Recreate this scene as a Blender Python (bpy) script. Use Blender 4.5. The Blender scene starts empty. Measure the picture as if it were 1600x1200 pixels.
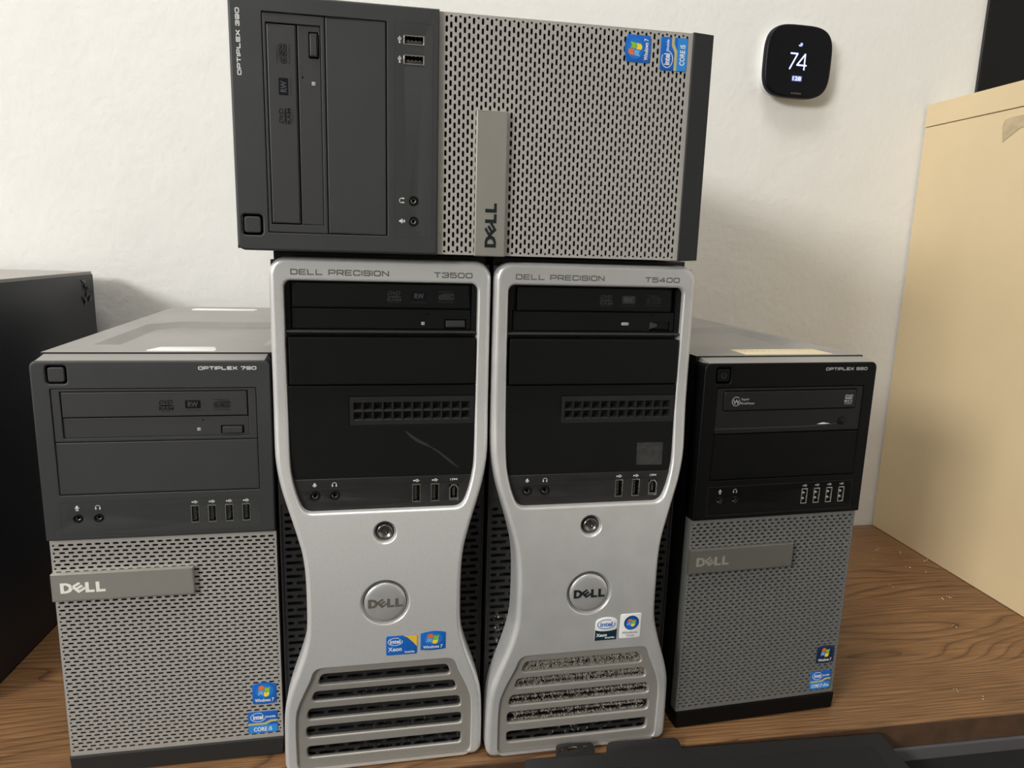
import bpy, bmesh, math, random
from mathutils import Vector, Matrix
from mathutils.geometry import tessellate_polygon
SC = bpy.context.scene
COL = SC.collection
PI = math.pi
random.seed(4)

# ------------------------------------------------------------------ camera
cam_d = bpy.data.cameras.new('camera'); cam = bpy.data.objects.new('camera', cam_d); COL.objects.link(cam)
RT = Vector((0.98542561, -0.16756544, 0.02929474)); UP = Vector((0.00386602, 0.19423043, 0.98094831))
FW = Vector((0.17006296, 0.96653834, -0.19204745))
cam.matrix_world = Matrix(((RT.x, UP.x, -FW.x, 0), (RT.y, UP.y, -FW.y, 0), (RT.z, UP.z, -FW.z, 0.4571), (0, 0, 0, 1)))
cam_d.sensor_fit = 'HORIZONTAL'; cam_d.sensor_width = 36; cam_d.lens = 1116.25 / 1600 * 36
cam_d.clip_start = 0.02
SC.camera = cam

# ------------------------------------------------------------------ light and exposure
SC.view_settings.view_transform = 'Standard'; SC.view_settings.look = 'None'
SC.view_settings.gamma = 1; SC.view_settings.exposure = -0.12; SC.view_settings.use_curve_mapping = False
W = bpy.data.worlds.new('world'); SC.world = W; W.use_nodes = True
W.node_tree.nodes['Background'].inputs[0].default_value = (0.75, 0.85, 1.0, 1)
W.node_tree.nodes['Background'].inputs[1].default_value = 1.0

def area(name, loc, target, sx, sy, power, col):
    l = bpy.data.lights.new(name, 'AREA'); l.shape = 'RECTANGLE'; l.size = sx; l.size_y = sy
    l.energy = power; l.color = col
    o = bpy.data.objects.new(name, l); COL.objects.link(o); o.location = loc
    o.rotation_euler = (Vector(target) - Vector(loc)).to_track_quat('-Z', 'Y').to_euler()
    return o
area('window_light', (-3.9, -2.65, 2.0), (0.2, 0.8, 0.45), 1.35, 0.95, 208, (1.0, 0.99, 0.97))
area('ceiling_light_front', (-0.35, 0.1, 2.68), (-0.35, 0.1, 0), 1.2, 0.6, 34, (1.0, 0.975, 0.93))

# ------------------------------------------------------------------ materials
MATS = {}
def mat(name, col, rough=0.5, metal=0.0, spec=0.5, bump=None, var=None, emit=None):
    """bump=(scale,strength,distance); var=(scale,amount) mottles the colour; emit=(colour,strength)"""
    if name in MATS: return MATS[name]
    m = bpy.data.materials.new(name); m.use_nodes = True; nt = m.node_tree
    b = nt.nodes['Principled BSDF']
    b.inputs['Base Color'].default_value = (*col, 1); b.inputs['Roughness'].default_value = rough
    b.inputs['Metallic'].default_value = metal; b.inputs['Specular IOR Level'].default_value = spec
    if bump or var: tc = nt.nodes.new('ShaderNodeTexCoord')
    if bump:
        n = nt.nodes.new('ShaderNodeTexNoise'); n.inputs['Scale'].default_value = bump[0]; n.inputs['Detail'].default_value = 3
        bp = nt.nodes.new('ShaderNodeBump'); bp.inputs['Strength'].default_value = bump[1]; bp.inputs['Distance'].default_value = bump[2]
        nt.links.new(tc.outputs['Object'], n.inputs['Vector']); nt.links.new(n.outputs['Fac'], bp.inputs['Height'])
        nt.links.new(bp.outputs['Normal'], b.inputs['Normal'])
    if var:
        n2 = nt.nodes.new('ShaderNodeTexNoise'); n2.inputs['Scale'].default_value = var[0]; n2.inputs['Detail'].default_value = 4
        mx = nt.nodes.new('ShaderNodeMix'); mx.data_type = 'RGBA'
        mr = nt.nodes.new('ShaderNodeMapRange'); mr.inputs[1].default_value = 0.35; mr.inputs[2].default_value = 0.65
        nt.links.new(tc.outputs['Object'], n2.inputs['Vector']); nt.links.new(n2.outputs['Fac'], mr.inputs[0])
        nt.links.new(mr.outputs[0], mx.inputs[0])
        k = var[1]
        mx.inputs[6].default_value = (*[c * (1 - k) for c in col], 1); mx.inputs[7].default_value = (*[min(1, c * (1 + k)) for c in col], 1)
        nt.links.new(mx.outputs[2], b.inputs['Base Color'])
    if emit:
        b.inputs['Emission Color'].default_value = (*emit[0], 1); b.inputs['Emission Strength'].default_value = emit[1]
    MATS[name] = m; return m

BLACK = mat('black_textured_plastic', (0.034, 0.036, 0.036), 0.52, bump=(2600, 0.12, 0.0004), var=(22, 0.06))
BLACK2 = mat('black_drive_plastic', (0.036, 0.036, 0.036), 0.48, bump=(2200, 0.10, 0.0004))
BLACKT = mat('black_tower_plastic', (0.004, 0.0043, 0.0043), 0.46, spec=.26, bump=(2400, 0.10, 0.0004), var=(18, 0.1))
GREYT = mat('charcoal_port_strip', (0.017, 0.016, 0.0155), 0.5, spec=.4, bump=(2400, 0.15, 0.0004), var=(60, 0.12))
BLACK9 = mat('black_plastic_shaded', (0.0025, 0.0025, 0.0025), 0.42, spec=.17, bump=(2400, .08, .0003))  # darker copy for the right desktop; its weaker reflection put into the colour
DARK = mat('interior_black', (0.006, 0.006, 0.006), 0.6)
CASE = mat('painted_steel_case', (0.022, 0.022, 0.021), 0.36, bump=(1500, 0.1, 0.0003), var=(9, 0.1))
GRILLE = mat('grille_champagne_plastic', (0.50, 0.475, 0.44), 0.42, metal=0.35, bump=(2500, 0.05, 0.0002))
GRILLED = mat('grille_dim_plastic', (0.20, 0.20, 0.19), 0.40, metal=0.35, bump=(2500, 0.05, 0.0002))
SILVER = mat('silver_metallic_paint', (0.78, 0.775, 0.76), 0.31, metal=0.5, bump=(3200, 0.12, 0.0004), var=(1700, 0.06))
SILVER2 = mat('silver_metallic_paint_shaded', (0.66, 0.655, 0.64), 0.31, metal=0.5, bump=(3200, 0.12, 0.0004), var=(45, 0.04))  # same silver made darker; weaker light on the right tower painted in
LOUVRE = mat('louvre_metallic_paint', (0.42, 0.40, 0.365), 0.38, metal=0.5, bump=(1800, 0.08, 0.0004))
FRAME = mat('perforated_frame_black', (0.016, 0.016, 0.016), 0.3)
CHROME = mat('chrome', (0.72, 0.71, 0.68), 0.16, metal=1.0)
DISC = mat('brushed_disc', (0.60, 0.595, 0.59), 0.33, metal=0.6, bump=(900, 0.04, 0.0003))
MARKD = mat('embossed_dark_mark', (0.005, 0.005, 0.006), 0.5, spec=.25)
MARKN = mat('rewritable_mark_navy', (0.003, 0.0033, 0.006), 0.5, spec=.2)
MARKM = mat('embossed_faint_mark', (0.018, 0.018, 0.018), 0.55)
MARKL = mat('embossed_raised_mark', (0.06, 0.06, 0.065), 0.45)
PRINT = mat('white_print', (0.80, 0.80, 0.78), 0.5)
PRINTG = mat('grey_print', (0.17, 0.165, 0.16), 0.5)
LOGOW = mat('logo_light', (0.88, 0.86, 0.78), 0.3)
LOGOD = mat('logo_dark', (0.02, 0.028, 0.026), 0.25, metal=0.3)
LOGOG = mat('logo_chrome_dim', (0.50, 0.48, 0.42), 0.18, metal=0.9)
LEDM = mat('frosted_indicator', (0.36, 0.36, 0.36), 0.4)
GOLD = mat('gold_contacts', (0.75, 0.62, 0.40), 0.3, metal=0.9)
S_BLUE = mat('sticker_blue', (0.010, 0.13, 0.52), 0.28)
S_NAVY = mat('sticker_navy', (0.010, 0.05, 0.22), 0.28)
S_CYAN = mat('sticker_sky', (0.03, 0.26, 0.70), 0.28)
S_WHITE = mat('sticker_white', (0.86, 0.86, 0.84), 0.35)
S_YEL = mat('sticker_yellow', (0.85, 0.55, 0.06), 0.35)
S_RED = mat('flag_red', (0.85, 0.17, 0.02), 0.35)
S_GRN = mat('flag_green', (0.27, 0.55, 0.03), 0.35)
S_LBL = mat('flag_blue', (0.16, 0.40, 0.85), 0.35)
S_FY = mat('flag_yellow', (0.95, 0.72, 0.03), 0.35)
S_GOLD = mat('sticker_gold', (0.52, 0.45, 0.20), 0.35)
S_TEAL = mat('sticker_dark_teal', (0.004, 0.028, 0.045), 0.3)
S_INK = mat('sticker_grey_ink', (0.12, 0.13, 0.16), 0.4)
DUST = mat('dust', (0.52, 0.48, 0.41), 1.0, spec=0.1)

def brushed(name, col, axis, rough=0.33):
    m = mat(name, col, rough, metal=0.7)
    nt = m.node_tree; b = nt.nodes['Principled BSDF']
    tc = nt.nodes.new('ShaderNodeTexCoord'); mp = nt.nodes.new('ShaderNodeMapping'); n = nt.nodes.new('ShaderNodeTexNoise')
    mp.inputs['Scale'].default_value = (30, 30, 2500) if axis == 'x' else (2500, 30, 30)
    n.inputs['Scale'].default_value = 1.0; n.inputs['Detail'].default_value = 2
    mr = nt.nodes.new('ShaderNodeMapRange'); mr.inputs[3].default_value = rough - .1; mr.inputs[4].default_value = rough + .14
    bp = nt.nodes.new('ShaderNodeBump'); bp.inputs['Strength'].default_value = .12; bp.inputs['Distance'].default_value = .0002
    L = nt.links.new
    L(tc.outputs['Object'], mp.inputs[0]); L(mp.outputs[0], n.inputs['Vector']); L(n.outputs['Fac'], mr.inputs[0]); L(mr.outputs[0], b.inputs['Roughness'])
    L(n.outputs['Fac'], bp.inputs['Height']); L(bp.outputs[0], b.inputs['Normal'])
    return m
CASETOP = mat('steel_top_lit', (0.25, 0.24, 0.225), 0.33, spec=.6, bump=(1500, 0.08, 0.0003), var=(11, 0.08))  # paler copy of the case steel; light and sheen on top painted in
BADGE = brushed('badge_brushed', (0.50, 0.485, 0.44), 'x')
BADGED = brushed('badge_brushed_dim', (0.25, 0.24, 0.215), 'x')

def wood():
    m = bpy.data.materials.new('oak_veneer'); m.use_nodes = True; nt = m.node_tree; L = nt.links.new
    b = nt.nodes['Principled BSDF']; N = nt.nodes.new
    tc = N('ShaderNodeTexCoord')
    mp = N('ShaderNodeMapping'); mp.inputs['Scale'].default_value = (1.5, 9.0, 9.0); mp.inputs['Location'].default_value = (1.35, .62, 0)
    n1 = N('ShaderNodeTexNoise'); n1.inputs['Scale'].default_value = 1.0; n1.inputs['Detail'].default_value = 1.0; n1.inputs['Roughness'].default_value = .4
    L(tc.outputs['Object'], mp.inputs[0]); L(mp.outputs[0], n1.inputs['Vector'])
    # growth rings = contour lines of a stretched height field
    mul = N('ShaderNodeMath'); mul.operation = 'MULTIPLY'; mul.inputs[1].default_value = 26.0; L(n1.outputs['Fac'], mul.inputs[0])
    sep = N('ShaderNodeSeparateXYZ'); L(tc.outputs['Object'], sep.inputs[0])
    my = N('ShaderNodeMath'); my.operation = 'MULTIPLY_ADD'; my.inputs[1].default_value = 120.0; L(sep.outputs['Y'], my.inputs[0]); L(mul.outputs[0], my.inputs[2])
    fr = N('ShaderNodeMath'); fr.operation = 'FRACT'; L(my.outputs[0], fr.inputs[0])
    ramp = N('ShaderNodeValToRGB'); e = ramp.color_ramp.elements
    e[0].position = 0.0; e[0].color = (0.095, 0.043, 0.018, 1); e[1].position = 1.0; e[1].color = (0.185, 0.092, 0.039, 1)
    x = e.new(0.13); x.color = (0.195, 0.098, 0.041, 1); x = e.new(0.3); x.color = (0.255, 0.133, 0.057, 1); x = e.new(0.8); x.color = (0.225, 0.114, 0.048, 1)
    L(fr.outputs[0], ramp.inputs[0])
    mp2 = N('ShaderNodeMapping'); mp2.inputs['Scale'].default_value = (16, 700, 400)
    n2 = N('ShaderNodeTexNoise'); n2.inputs['Scale'].default_value = 1; n2.inputs['Detail'].default_value = 3
    L(tc.outputs['Object'], mp2.inputs[0]); L(mp2.outputs[0], n2.inputs['Vector'])
    mr = N('ShaderNodeMapRange'); mr.inputs[1].default_value = .32; mr.inputs[2].default_value = .62; mr.inputs[3].default_value = .5; mr.inputs[4].default_value = 1.12
    L(n2.outputs['Fac'], mr.inputs[0])
    n3 = N('ShaderNodeTexNoise'); n3.inputs['Scale'].default_value = 5; L(tc.outputs['Object'], n3.inputs['Vector'])
    mr3 = N('ShaderNodeMapRange'); mr3.inputs[1].default_value = .3; mr3.inputs[2].default_value = .7; mr3.inputs[3].default_value = .78; mr3.inputs[4].default_value = 1.12; L(n3.outputs['Fac'], mr3.inputs[0])
    mm = N('ShaderNodeMath'); mm.operation = 'MULTIPLY'; L(mr.outputs[0], mm.inputs[0]); L(mr3.outputs[0], mm.inputs[1])
    vm = N('ShaderNodeVectorMath'); vm.operation = 'SCALE'; L(ramp.outputs[0], vm.inputs[0]); L(mm.outputs[0], vm.inputs['Scale'])
    L(vm.outputs[0], b.inputs['Base Color'])
    bp = N('ShaderNodeBump'); bp.inputs['Strength'].default_value = .25; bp.inputs['Distance'].default_value = .0004
    L(mr.outputs[0], bp.inputs['Height']); L(bp.outputs[0], b.inputs['Normal'])
    b.inputs['Roughness'].default_value = 0.42; b.inputs['Specular IOR Level'].default_value = .4
    return m
WOOD = wood()

def plaster():
    m = mat('painted_plaster', (0.82, 0.81, 0.775), 0.62, spec=0.3)
    nt = m.node_tree; L = nt.links.new; b = nt.nodes['Principled BSDF']; N = nt.nodes.new
    tc = N('ShaderNodeTexCoord'); n = N('ShaderNodeTexNoise'); n.inputs['Scale'].default_value = 95; n.inputs['Detail'].default_value = 3
    n2 = N('ShaderNodeTexNoise'); n2.inputs['Scale'].default_value = 14; n2.inputs['Detail'].default_value = 2
    ad = N('ShaderNodeMath'); ad.operation = 'MULTIPLY_ADD'; ad.inputs[1].default_value = 2.5
    bp = N('ShaderNodeBump'); bp.inputs['Strength'].default_value = .36; bp.inputs['Distance'].default_value = .002
    for k in (n, n2): L(tc.outputs['Object'], k.inputs['Vector'])
    L(n2.outputs['Fac'], ad.inputs[0]); L(n.outputs['Fac'], ad.inputs[2]); L(ad.outputs[0], bp.inputs['Height']); L(bp.outputs[0], b.inputs['Normal'])
    return m
WALL = plaster()
CEIL = mat('ceiling_white', (0.75, 0.74, 0.70), 0.8)
FLOORM = mat('floor_carpet', (0.09, 0.085, 0.08), 0.95, bump=(900, .5, .002))

# ------------------------------------------------------------------ mesh building
def rr(u0, v0, u1, v1, r, k=4):
    r = min(r, (u1 - u0) / 2 - 1e-3, (v1 - v0) / 2 - 1e-3)
    if r <= 0.01: return [(u0, v0), (u1, v0), (u1, v1), (u0, v1)]
    out = []
    for cx, cy, a0 in ((u1 - r, v0 + r, -PI / 2), (u1 - r, v1 - r, 0), (u0 + r, v1 - r, PI / 2), (u0 + r, v0 + r, PI)):
        for i in range(k + 1):
            a = a0 + PI / 2 * i / k; out.append((cx + r * math.cos(a), cy + r * math.sin(a)))
    return out
def circ(u, v, r, k=32, r2=None):
    return [(u + r * math.cos(2 * PI * i / k), v + (r2 or r) * math.sin(2 * PI * i / k)) for i in range(k)]
def sarea(p): return sum(p[i - 1][0] * p[i][1] - p[i][0] * p[i - 1][1] for i in range(len(p))) / 2
def clean(p):
    out = []
    for q in p:
        if not out or (abs(q[0] - out[-1][0]) + abs(q[1] - out[-1][1])) > 1e-4: out.append((q[0], q[1]))
    if abs(out[0][0] - out[-1][0]) + abs(out[0][1] - out[-1][1]) < 1e-4: out.pop()
    return out
def offset(p, d):
    n = len(p); out = []
    for i in range(n):
        a, b, c = p[i - 1], p[i], p[(i + 1) % n]
        e1 = (b[0] - a[0], b[1] - a[1]); e2 = (c[0] - b[0], c[1] - b[1])
        l1 = math.hypot(*e1) or 1; l2 = math.hypot(*e2) or 1
        n1 = (-e1[1] / l1, e1[0] / l1); n2 = (-e2[1] / l2, e2[0] / l2)
        m = (n1[0] + n2[0], n1[1] + n2[1]); s = m[0] * m[0] + m[1] * m[1]
        k = 2 * d / max(s, 0.8)
        out.append((b[0] + m[0] * k, b[1] + m[1] * k))
    return out
def smooth_poly(p, it=2):
    for _ in range(it):
        q = []
        for i in range(len(p)):
            a, b = p[i], p[(i + 1) % len(p)]
            q += [(a[0] * .75 + b[0] * .25, a[1] * .75 + b[1] * .25), (a[0] * .25 + b[0] * .75, a[1] * .25 + b[1] * .75)]
        p = q
    return p
TXT = {}
def text_geo(s, bold):
    if (s, bold) in TXT: return TXT[(s, bold)]
    c = bpy.data.curves.new('t', 'FONT'); c.body = s; c.size = 1; c.resolution_u = 3; c.offset = bold; c.fill_mode = 'FRONT'
    o = bpy.data.objects.new('t', c); me = o.to_mesh()
    vs = [tuple(v.co) for v in me.vertices]; fs = [tuple(f.vertices) for f in me.polygons]
    o.to_mesh_clear(); bpy.data.objects.remove(o); bpy.data.curves.remove(c)
    TXT[(s, bold)] = (vs, fs); return vs, fs
CACHE = {}
class MB:
    """collects geometry in millimetres: u to the right, v up, n away from the viewer"""
    def __init__(s, xf=None): s.v = []; s.f = []; s.m = []; s.mats = []; s.xf = xf; s.warp = None; s.cuts = None
    def mi(s, m):
        if m not in s.mats: s.mats.append(m)
        return s.mats.index(m)
    def add(s, vs, fs, m):
        k = len(s.v); i = s.mi(m)
        s.v += [(s.xf(*p) if s.xf else p) for p in vs]
        s.f += [tuple(a + k for a in f) for f in fs]; s.m += [i] * len(fs)
    def plate(s, contours, n0, n1, bev, m, seg=3, back=False):
        if not isinstance(contours[0][0], (list, tuple)): contours = [contours]
        cs = [clean(c) for c in contours]
        cs = [c if (sarea(c) > 0) == (i == 0) else c[::-1] for i, c in enumerate(cs)]
        bl = bev if isinstance(bev, (list, tuple)) else [bev] * len(cs)
        flat = []; vs = []; fs = []
        for c, r in zip(cs, bl):
            n = len(c); base = len(vs); rings = []
            st = [(r * (1 - math.sin(j / seg * PI / 2)), n0 + r * (1 - math.cos(j / seg * PI / 2))) for j in range(seg + 1)] if r > 0 else [(0, n0)]
            if r >= .3: st.insert(0, (r + .35, n0))
            if n1 > st[-1][1] + 1e-6: st.append((0, n1))
            for d, y in st:
                q = offset(c, d) if d > 0 else c
                vs += [(a, b, y) for a, b in q]; rings.append(base); base += n
            for j in range(len(st) - 1):
                A, B = rings[j], rings[j + 1]
                for i in range(n):
                    i2 = (i + 1) % n; fs.append((A + i, B + i, B + i2, A + i2))
            flat.append((rings[0], n))
        polys = [[Vector((vs[a + i][0], vs[a + i][1], 0)) for i in range(n)] for a, n in flat]
        idx = [a + i for a, n in flat for i in range(n)]
        for t in tessellate_polygon(polys):
            a, b, c = (idx[k] for k in t)
            ar = (vs[b][0] - vs[a][0]) * (vs[c][1] - vs[a][1]) - (vs[c][0] - vs[a][0]) * (vs[b][1] - vs[a][1])
            if abs(ar) < 1e-9: continue
            fs.append((a, b, c) if ar > 0 else (a, c, b))
        if back:
            c = cs[0]; k = len(vs); vs += [(a, b, n1) for a, b in c]; fs.append(tuple(range(k + len(c) - 1, k - 1, -1)))
        s.add(vs, fs, m); return s
    def box(s, u0, u1, v0, v1, n0, n1, m, r=0.6):
        return s.plate(rr(u0, v0, u1, v1, 0), n0, n1, r, m, 2, True)
    def lathe(s, u, v, prof, m, k=32):
        vs = []; fs = []
        for r, n in prof:
            vs += [(u + r * math.cos(2 * PI * i / k), v + r * math.sin(2 * PI * i / k), n) for i in range(k)]
        for j in range(len(prof) - 1):
            for i in range(k):
                i2 = (i + 1) % k; fs.append((j * k + i, (j + 1) * k + i, (j + 1) * k + i2, j * k + i2))
        s.add(vs, fs, m); return s
    def text(s, body, u0, v0, u1, v1, n, m, bold=0.0, thick=0.0, skew=0.0):
        vs, fs = text_geo(body, bold)
        x0 = min(p[0] for p in vs); x1 = max(p[0] for p in vs); y0 = min(p[1] for p in vs); y1 = max(p[1] for p in vs)
        out = []
        for x, y, z in vs:
            ty = (y - y0) / (y1 - y0); out.append((u0 + (x - x0) / (x1 - x0) * (u1 - u0) + skew * ty * (v1 - v0), v0 + ty * (v1 - v0), n))
        s.add(out, fs, m); return s
    def strokes(s, pts, w, n, m):
        for a, b in zip(pts, pts[1:]):
            dx, dy = b[0] - a[0], b[1] - a[1]; l = math.hypot(dx, dy) or 1; nx, ny = -dy / l * w / 2, dx / l * w / 2; ex, ey = dx / l * w * .3, dy / l * w * .3
            s.add([(a[0] - nx - ex, a[1] - ny - ey, n), (b[0] - nx + ex, b[1] - ny + ey, n), (b[0] + nx + ex, b[1] + ny + ey, n), (a[0] + nx - ex, a[1] + ny - ey, n)], [(0, 1, 2, 3)], m)
        return s
    def flat(s, poly, n, m): return s.plate([poly], n, n, 0, m)
    def perf(s, rows, u0, u1, v0, v1, n0, thick, hh, m, seg=4):
        """sheet with slot holes: rows = [(v, [(centre, half_length), ...]), ...] from low to high"""
        vs = []; fs = []
        for ri, (rv, holes) in enumerate(rows):
            lo = v0 if ri == 0 else (rows[ri - 1][0] + rv) / 2; hi = v1 if ri == len(rows) - 1 else (rv + rows[ri + 1][0]) / 2
            edges = [u0] + [((a[0] + a[1]) + (b[0] - b[1])) / 2 for a, b in zip(holes, holes[1:])] + [u1]
            if not holes:
                k = len(vs); vs += [(u0, lo, n0), (u1, lo, n0), (u1, hi, n0), (u0, hi, n0)]; fs.append((k, k + 1, k + 2, k + 3)); continue
            for hi_, (uc, hl) in enumerate(holes):
                a, b = edges[hi_], edges[hi_ + 1]; k = len(vs); e = max(hl - hh, 0.0)
                ring = [(uc + e + hh * math.sin(t * PI / seg), rv + hh * math.cos(t * PI / seg)) for t in range(seg + 1)] + \
                       [(uc - e - hh * math.sin(t * PI / seg), rv - hh * math.cos(t * PI / seg)) for t in range(seg + 1)]
                if e == 0: ring = ring[:seg + 1] + ring[seg + 2:-1]
                n = len(ring)
                # ring starts at the top, runs clockwise; east and west points split the cell in two
                ie = seg // 2; iw = (n // 2 + seg // 2) if e > 0 else n // 2 + seg // 2
                vs += [(a, lo, n0), (b, lo, n0), (b, rv, n0), (b, hi, n0), (a, hi, n0), (a, rv, n0)]
                vs += [(x, y, n0) for x, y in ring] + [(x, y, n0 + thick) for x, y in ring]
                R = k + 6
                up = [R + i % n for i in range(iw, n + ie + 1)]
                dn = [R + i for i in range(ie, iw + 1)]
                fs.append(tuple([k + 2, k + 3, k + 4, k + 5] + up)); fs.append(tuple([k + 5, k + 0, k + 1, k + 2] + dn))
                for i in range(n):
                    i2 = (i + 1) % n; fs.append((R + i, R + i2, R + n + i2, R + n + i))
        s.add(vs, fs, m); return s
    def build(s, name, parent=None, label=None, key=None, smooth=38, kind=None):
        if key and key in CACHE: me = CACHE[key]
        else:
            me = bpy.data.meshes.new(name)
            if s.cuts:
                bm = bmesh.new(); bv = [bm.verts.new(p) for p in s.v]
                for f, mi in zip(s.f, s.m):
                    try: bf = bm.faces.new([bv[i] for i in f]); bf.material_index = mi
                    except ValueError: pass
                for cv in s.cuts:
                    bmesh.ops.bisect_plane(bm, geom=bm.verts[:] + bm.edges[:] + bm.faces[:], plane_co=(0, cv, 0), plane_no=(0, 1, 0), dist=1e-4)
                if s.warp:
                    for v in bm.verts: v.co = s.warp(*v.co)
                for v in bm.verts: v.co = (v.co.x * .001, v.co.z * .001, v.co.y * .001)
                bm.to_mesh(me); bm.free()
            else:
                w = s.warp or (lambda u, v, n: (u, v, n))
                pts = [w(*p) for p in s.v]
                me.from_pydata([(p[0] * .001, p[2] * .001, p[1] * .001) for p in pts], [], s.f)
                me.polygons.foreach_set('material_index', s.m)
            for m in s.mats: me.materials.append(m)
            me.update()
            if smooth: me.polygons.foreach_set('use_smooth', [True] * len(me.polygons)); me.set_sharp_from_angle(angle=math.radians(smooth))
            if key: CACHE[key] = me
        o = bpy.data.objects.new(name, me); COL.objects.link(o)
        if parent: o.parent = parent
        if label: o['label'] = label
        if kind: o['kind'] = kind
        return o
def thing(name, label, cat, loc=(0, 0, 0), rot=(0, 0, 0), group=None):
    o = bpy.data.objects.new(name, None); COL.objects.link(o); o.empty_display_size = .05
    o.location = loc; o.rotation_euler = rot; o['label'] = label; o['category'] = cat
    if group: o['group'] = group
    return o
def wbox(name, x0, x1, y0, y1, z0, z1, m, parent=None, kind=None, label=None, r=0.0):
    b = MB(); b.plate(rr(x0 * 1000, z0 * 1000, x1 * 1000, z1 * 1000, 0), y0 * 1000, y1 * 1000, r, m, 2, True)
    return b.build(name, parent, label, kind=kind, smooth=35 if r else None)

# ------------------------------------------------------------------ the room
WY = 1.043
X0, X1, Y0, ZF, ZC = -4.1, 2.6, -4.2, -0.74, 2.75
wbox('wall_back', X0, X1, WY, WY + .1, ZF, ZC, WALL, kind='structure')
wbox('wall_right', X1, X1 + .1, Y0, WY, ZF, ZC, WALL, kind='structure')
wbox('wall_front', X0, X1, Y0 - .1, Y0, ZF, ZC, mat('far_wall_paint', (.30, .29, .27), .8), kind='structure')
wbox('floor', X0, X1, Y0, WY, ZF - .1, ZF, FLOORM, kind='structure')
wbox('ceiling', X0, X1, Y0, WY, ZC, ZC + .1, CEIL, kind='structure')
wl = MB(xf=lambda u, v, n: (X0 * 1000 - n, v, u))       # plane facing +x : u = y
wl.plate([rr(Y0 * 1000, ZF * 1000, WY * 1000, ZC * 1000, 0), rr(-3350, 1500, -1950, 2500, 0)], 0, 100, 0, WALL)
wl.build('wall_left', kind='structure', smooth=None)
wf = MB(xf=lambda u, v, n: (X0 * 1000 - n, v, u))
for a, b, c, d in ((-3350, 1500, -1950, 1540), (-3350, 2460, -1950, 2500), (-3350, 1540, -3310, 2460), (-1990, 1540, -1950, 2460), (-2670, 1540, -2630, 2460)):
    wf.plate(rr(a, b, c, d, 0), 30, 60, 0, CEIL, back=True)
wf.build('window_1', kind='structure', smooth=None)
wbox('trim_1', .92, .93, WY - .0005, WY + .001, .7, .9, DARK, kind='structure')
bpy.data.objects.remove(bpy.data.objects['trim_1'])

# black panel hung on the wall behind the cabinet
t = thing('wall_panel', 'plain black panel on the wall above and behind the beige cabinet', 'panel', (0.9015, WY - .0075, .45))
b = MB(); b.box(0, 900, 0, 1150, 0, 7, mat('matte_black_board', (.006, .006, .0065), .7, spec=.25), 1); b.build('board', t)
b = MB(); b.box(-1.2, 0, 0, 1150, 2, 7, mat('panel_edge_trim', (.02, .02, .02), .6), .4); b.build('edge_strip', t)

# ------------------------------------------------------------------ desk
DY = 0.5571
desk = thing('desk', 'brown wood-grain desk carrying the stack of computers', 'desk', (0, DY, 0))
b = MB(); b.plate(rr(-1250, -27, 1650, 0, 0), 0, (WY - DY) * 1000 - 2, 1.3, WOOD, 3, True); b.build('desk_top', desk)
b = MB(); b.box(-1250, 1650, -26.5, -1.6, -.6, 1, mat('walnut_edge_band', (.075, .038, .018), .5, bump=(300, .2, .0005), var=(40, .25)), .3); b.build('edge_band', desk)
STEEL = mat('grey_steel_frame', (.13, .125, .13), .38, metal=.4, bump=(700, .1, .0003))
b = MB(); b.box(-1250, 1650, -42, -27.2, -3, 12, STEEL, 1.5); b.box(-1250, 1650, -110, -42, 4, 14, mat('dark_steel_apron', (.02, .02, .021), .5), 1); b.build('apron_rail', desk)
for k, x in enumerate((-1220, 1560)):
    b = MB(); b.box(x, x + 60, -738, -110, 20, 80, STEEL, 2); b.build('leg', desk)
    b = MB(); b.box(x, x + 60, -738, -110, 400, 460, STEEL, 2); b.build('leg', desk)
b = MB(); b.box(-1160, 1560, -500, -27.3, 430, 440, STEEL, 1); b.build('back_panel', desk)

# white crumbs scattered on the desk near the cabinet
b = MB()
for x, y, r in ((.79, .93, 2.0), (.81, .90, 2.2), (.76, .945, 1.6), (.735, .915, 1.5), (.765, .88, 2.8), (.70, .83, 1.5), (.72, .82, 1.2), (.755, .79, 1.8), (.74, .785, 2), (.70, .72, 1.6), (.82, .90, 1.3), (.78, .865, 1.2), (.60, .60, 1.2), (.62, .585, 1.3)):
    for j in range(3):
        cx = (x + random.uniform(-.004, .004)) * 1000; cy = (y + random.uniform(-.004, .004)) * 1000; q = r * random.uniform(.3, .62)
        vs = [(cx + q * random.uniform(.6, 1.3) * math.cos(a), 0.0, cy + q * random.uniform(.6, 1.2) * math.sin(a)) for a in (0, 1.5, 3.1, 4.6)] + [(cx, q * .7, cy)]
        b.add(vs, [(0, 1, 4), (1, 2, 4), (2, 3, 4), (3, 0, 4)], PRINT)
o = b.build('crumbs', smooth=None, kind='stuff'); o['label'] = 'tiny pale crumbs scattered on the bare desk beside the beige cabinet'; o['category'] = 'crumbs'

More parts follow.
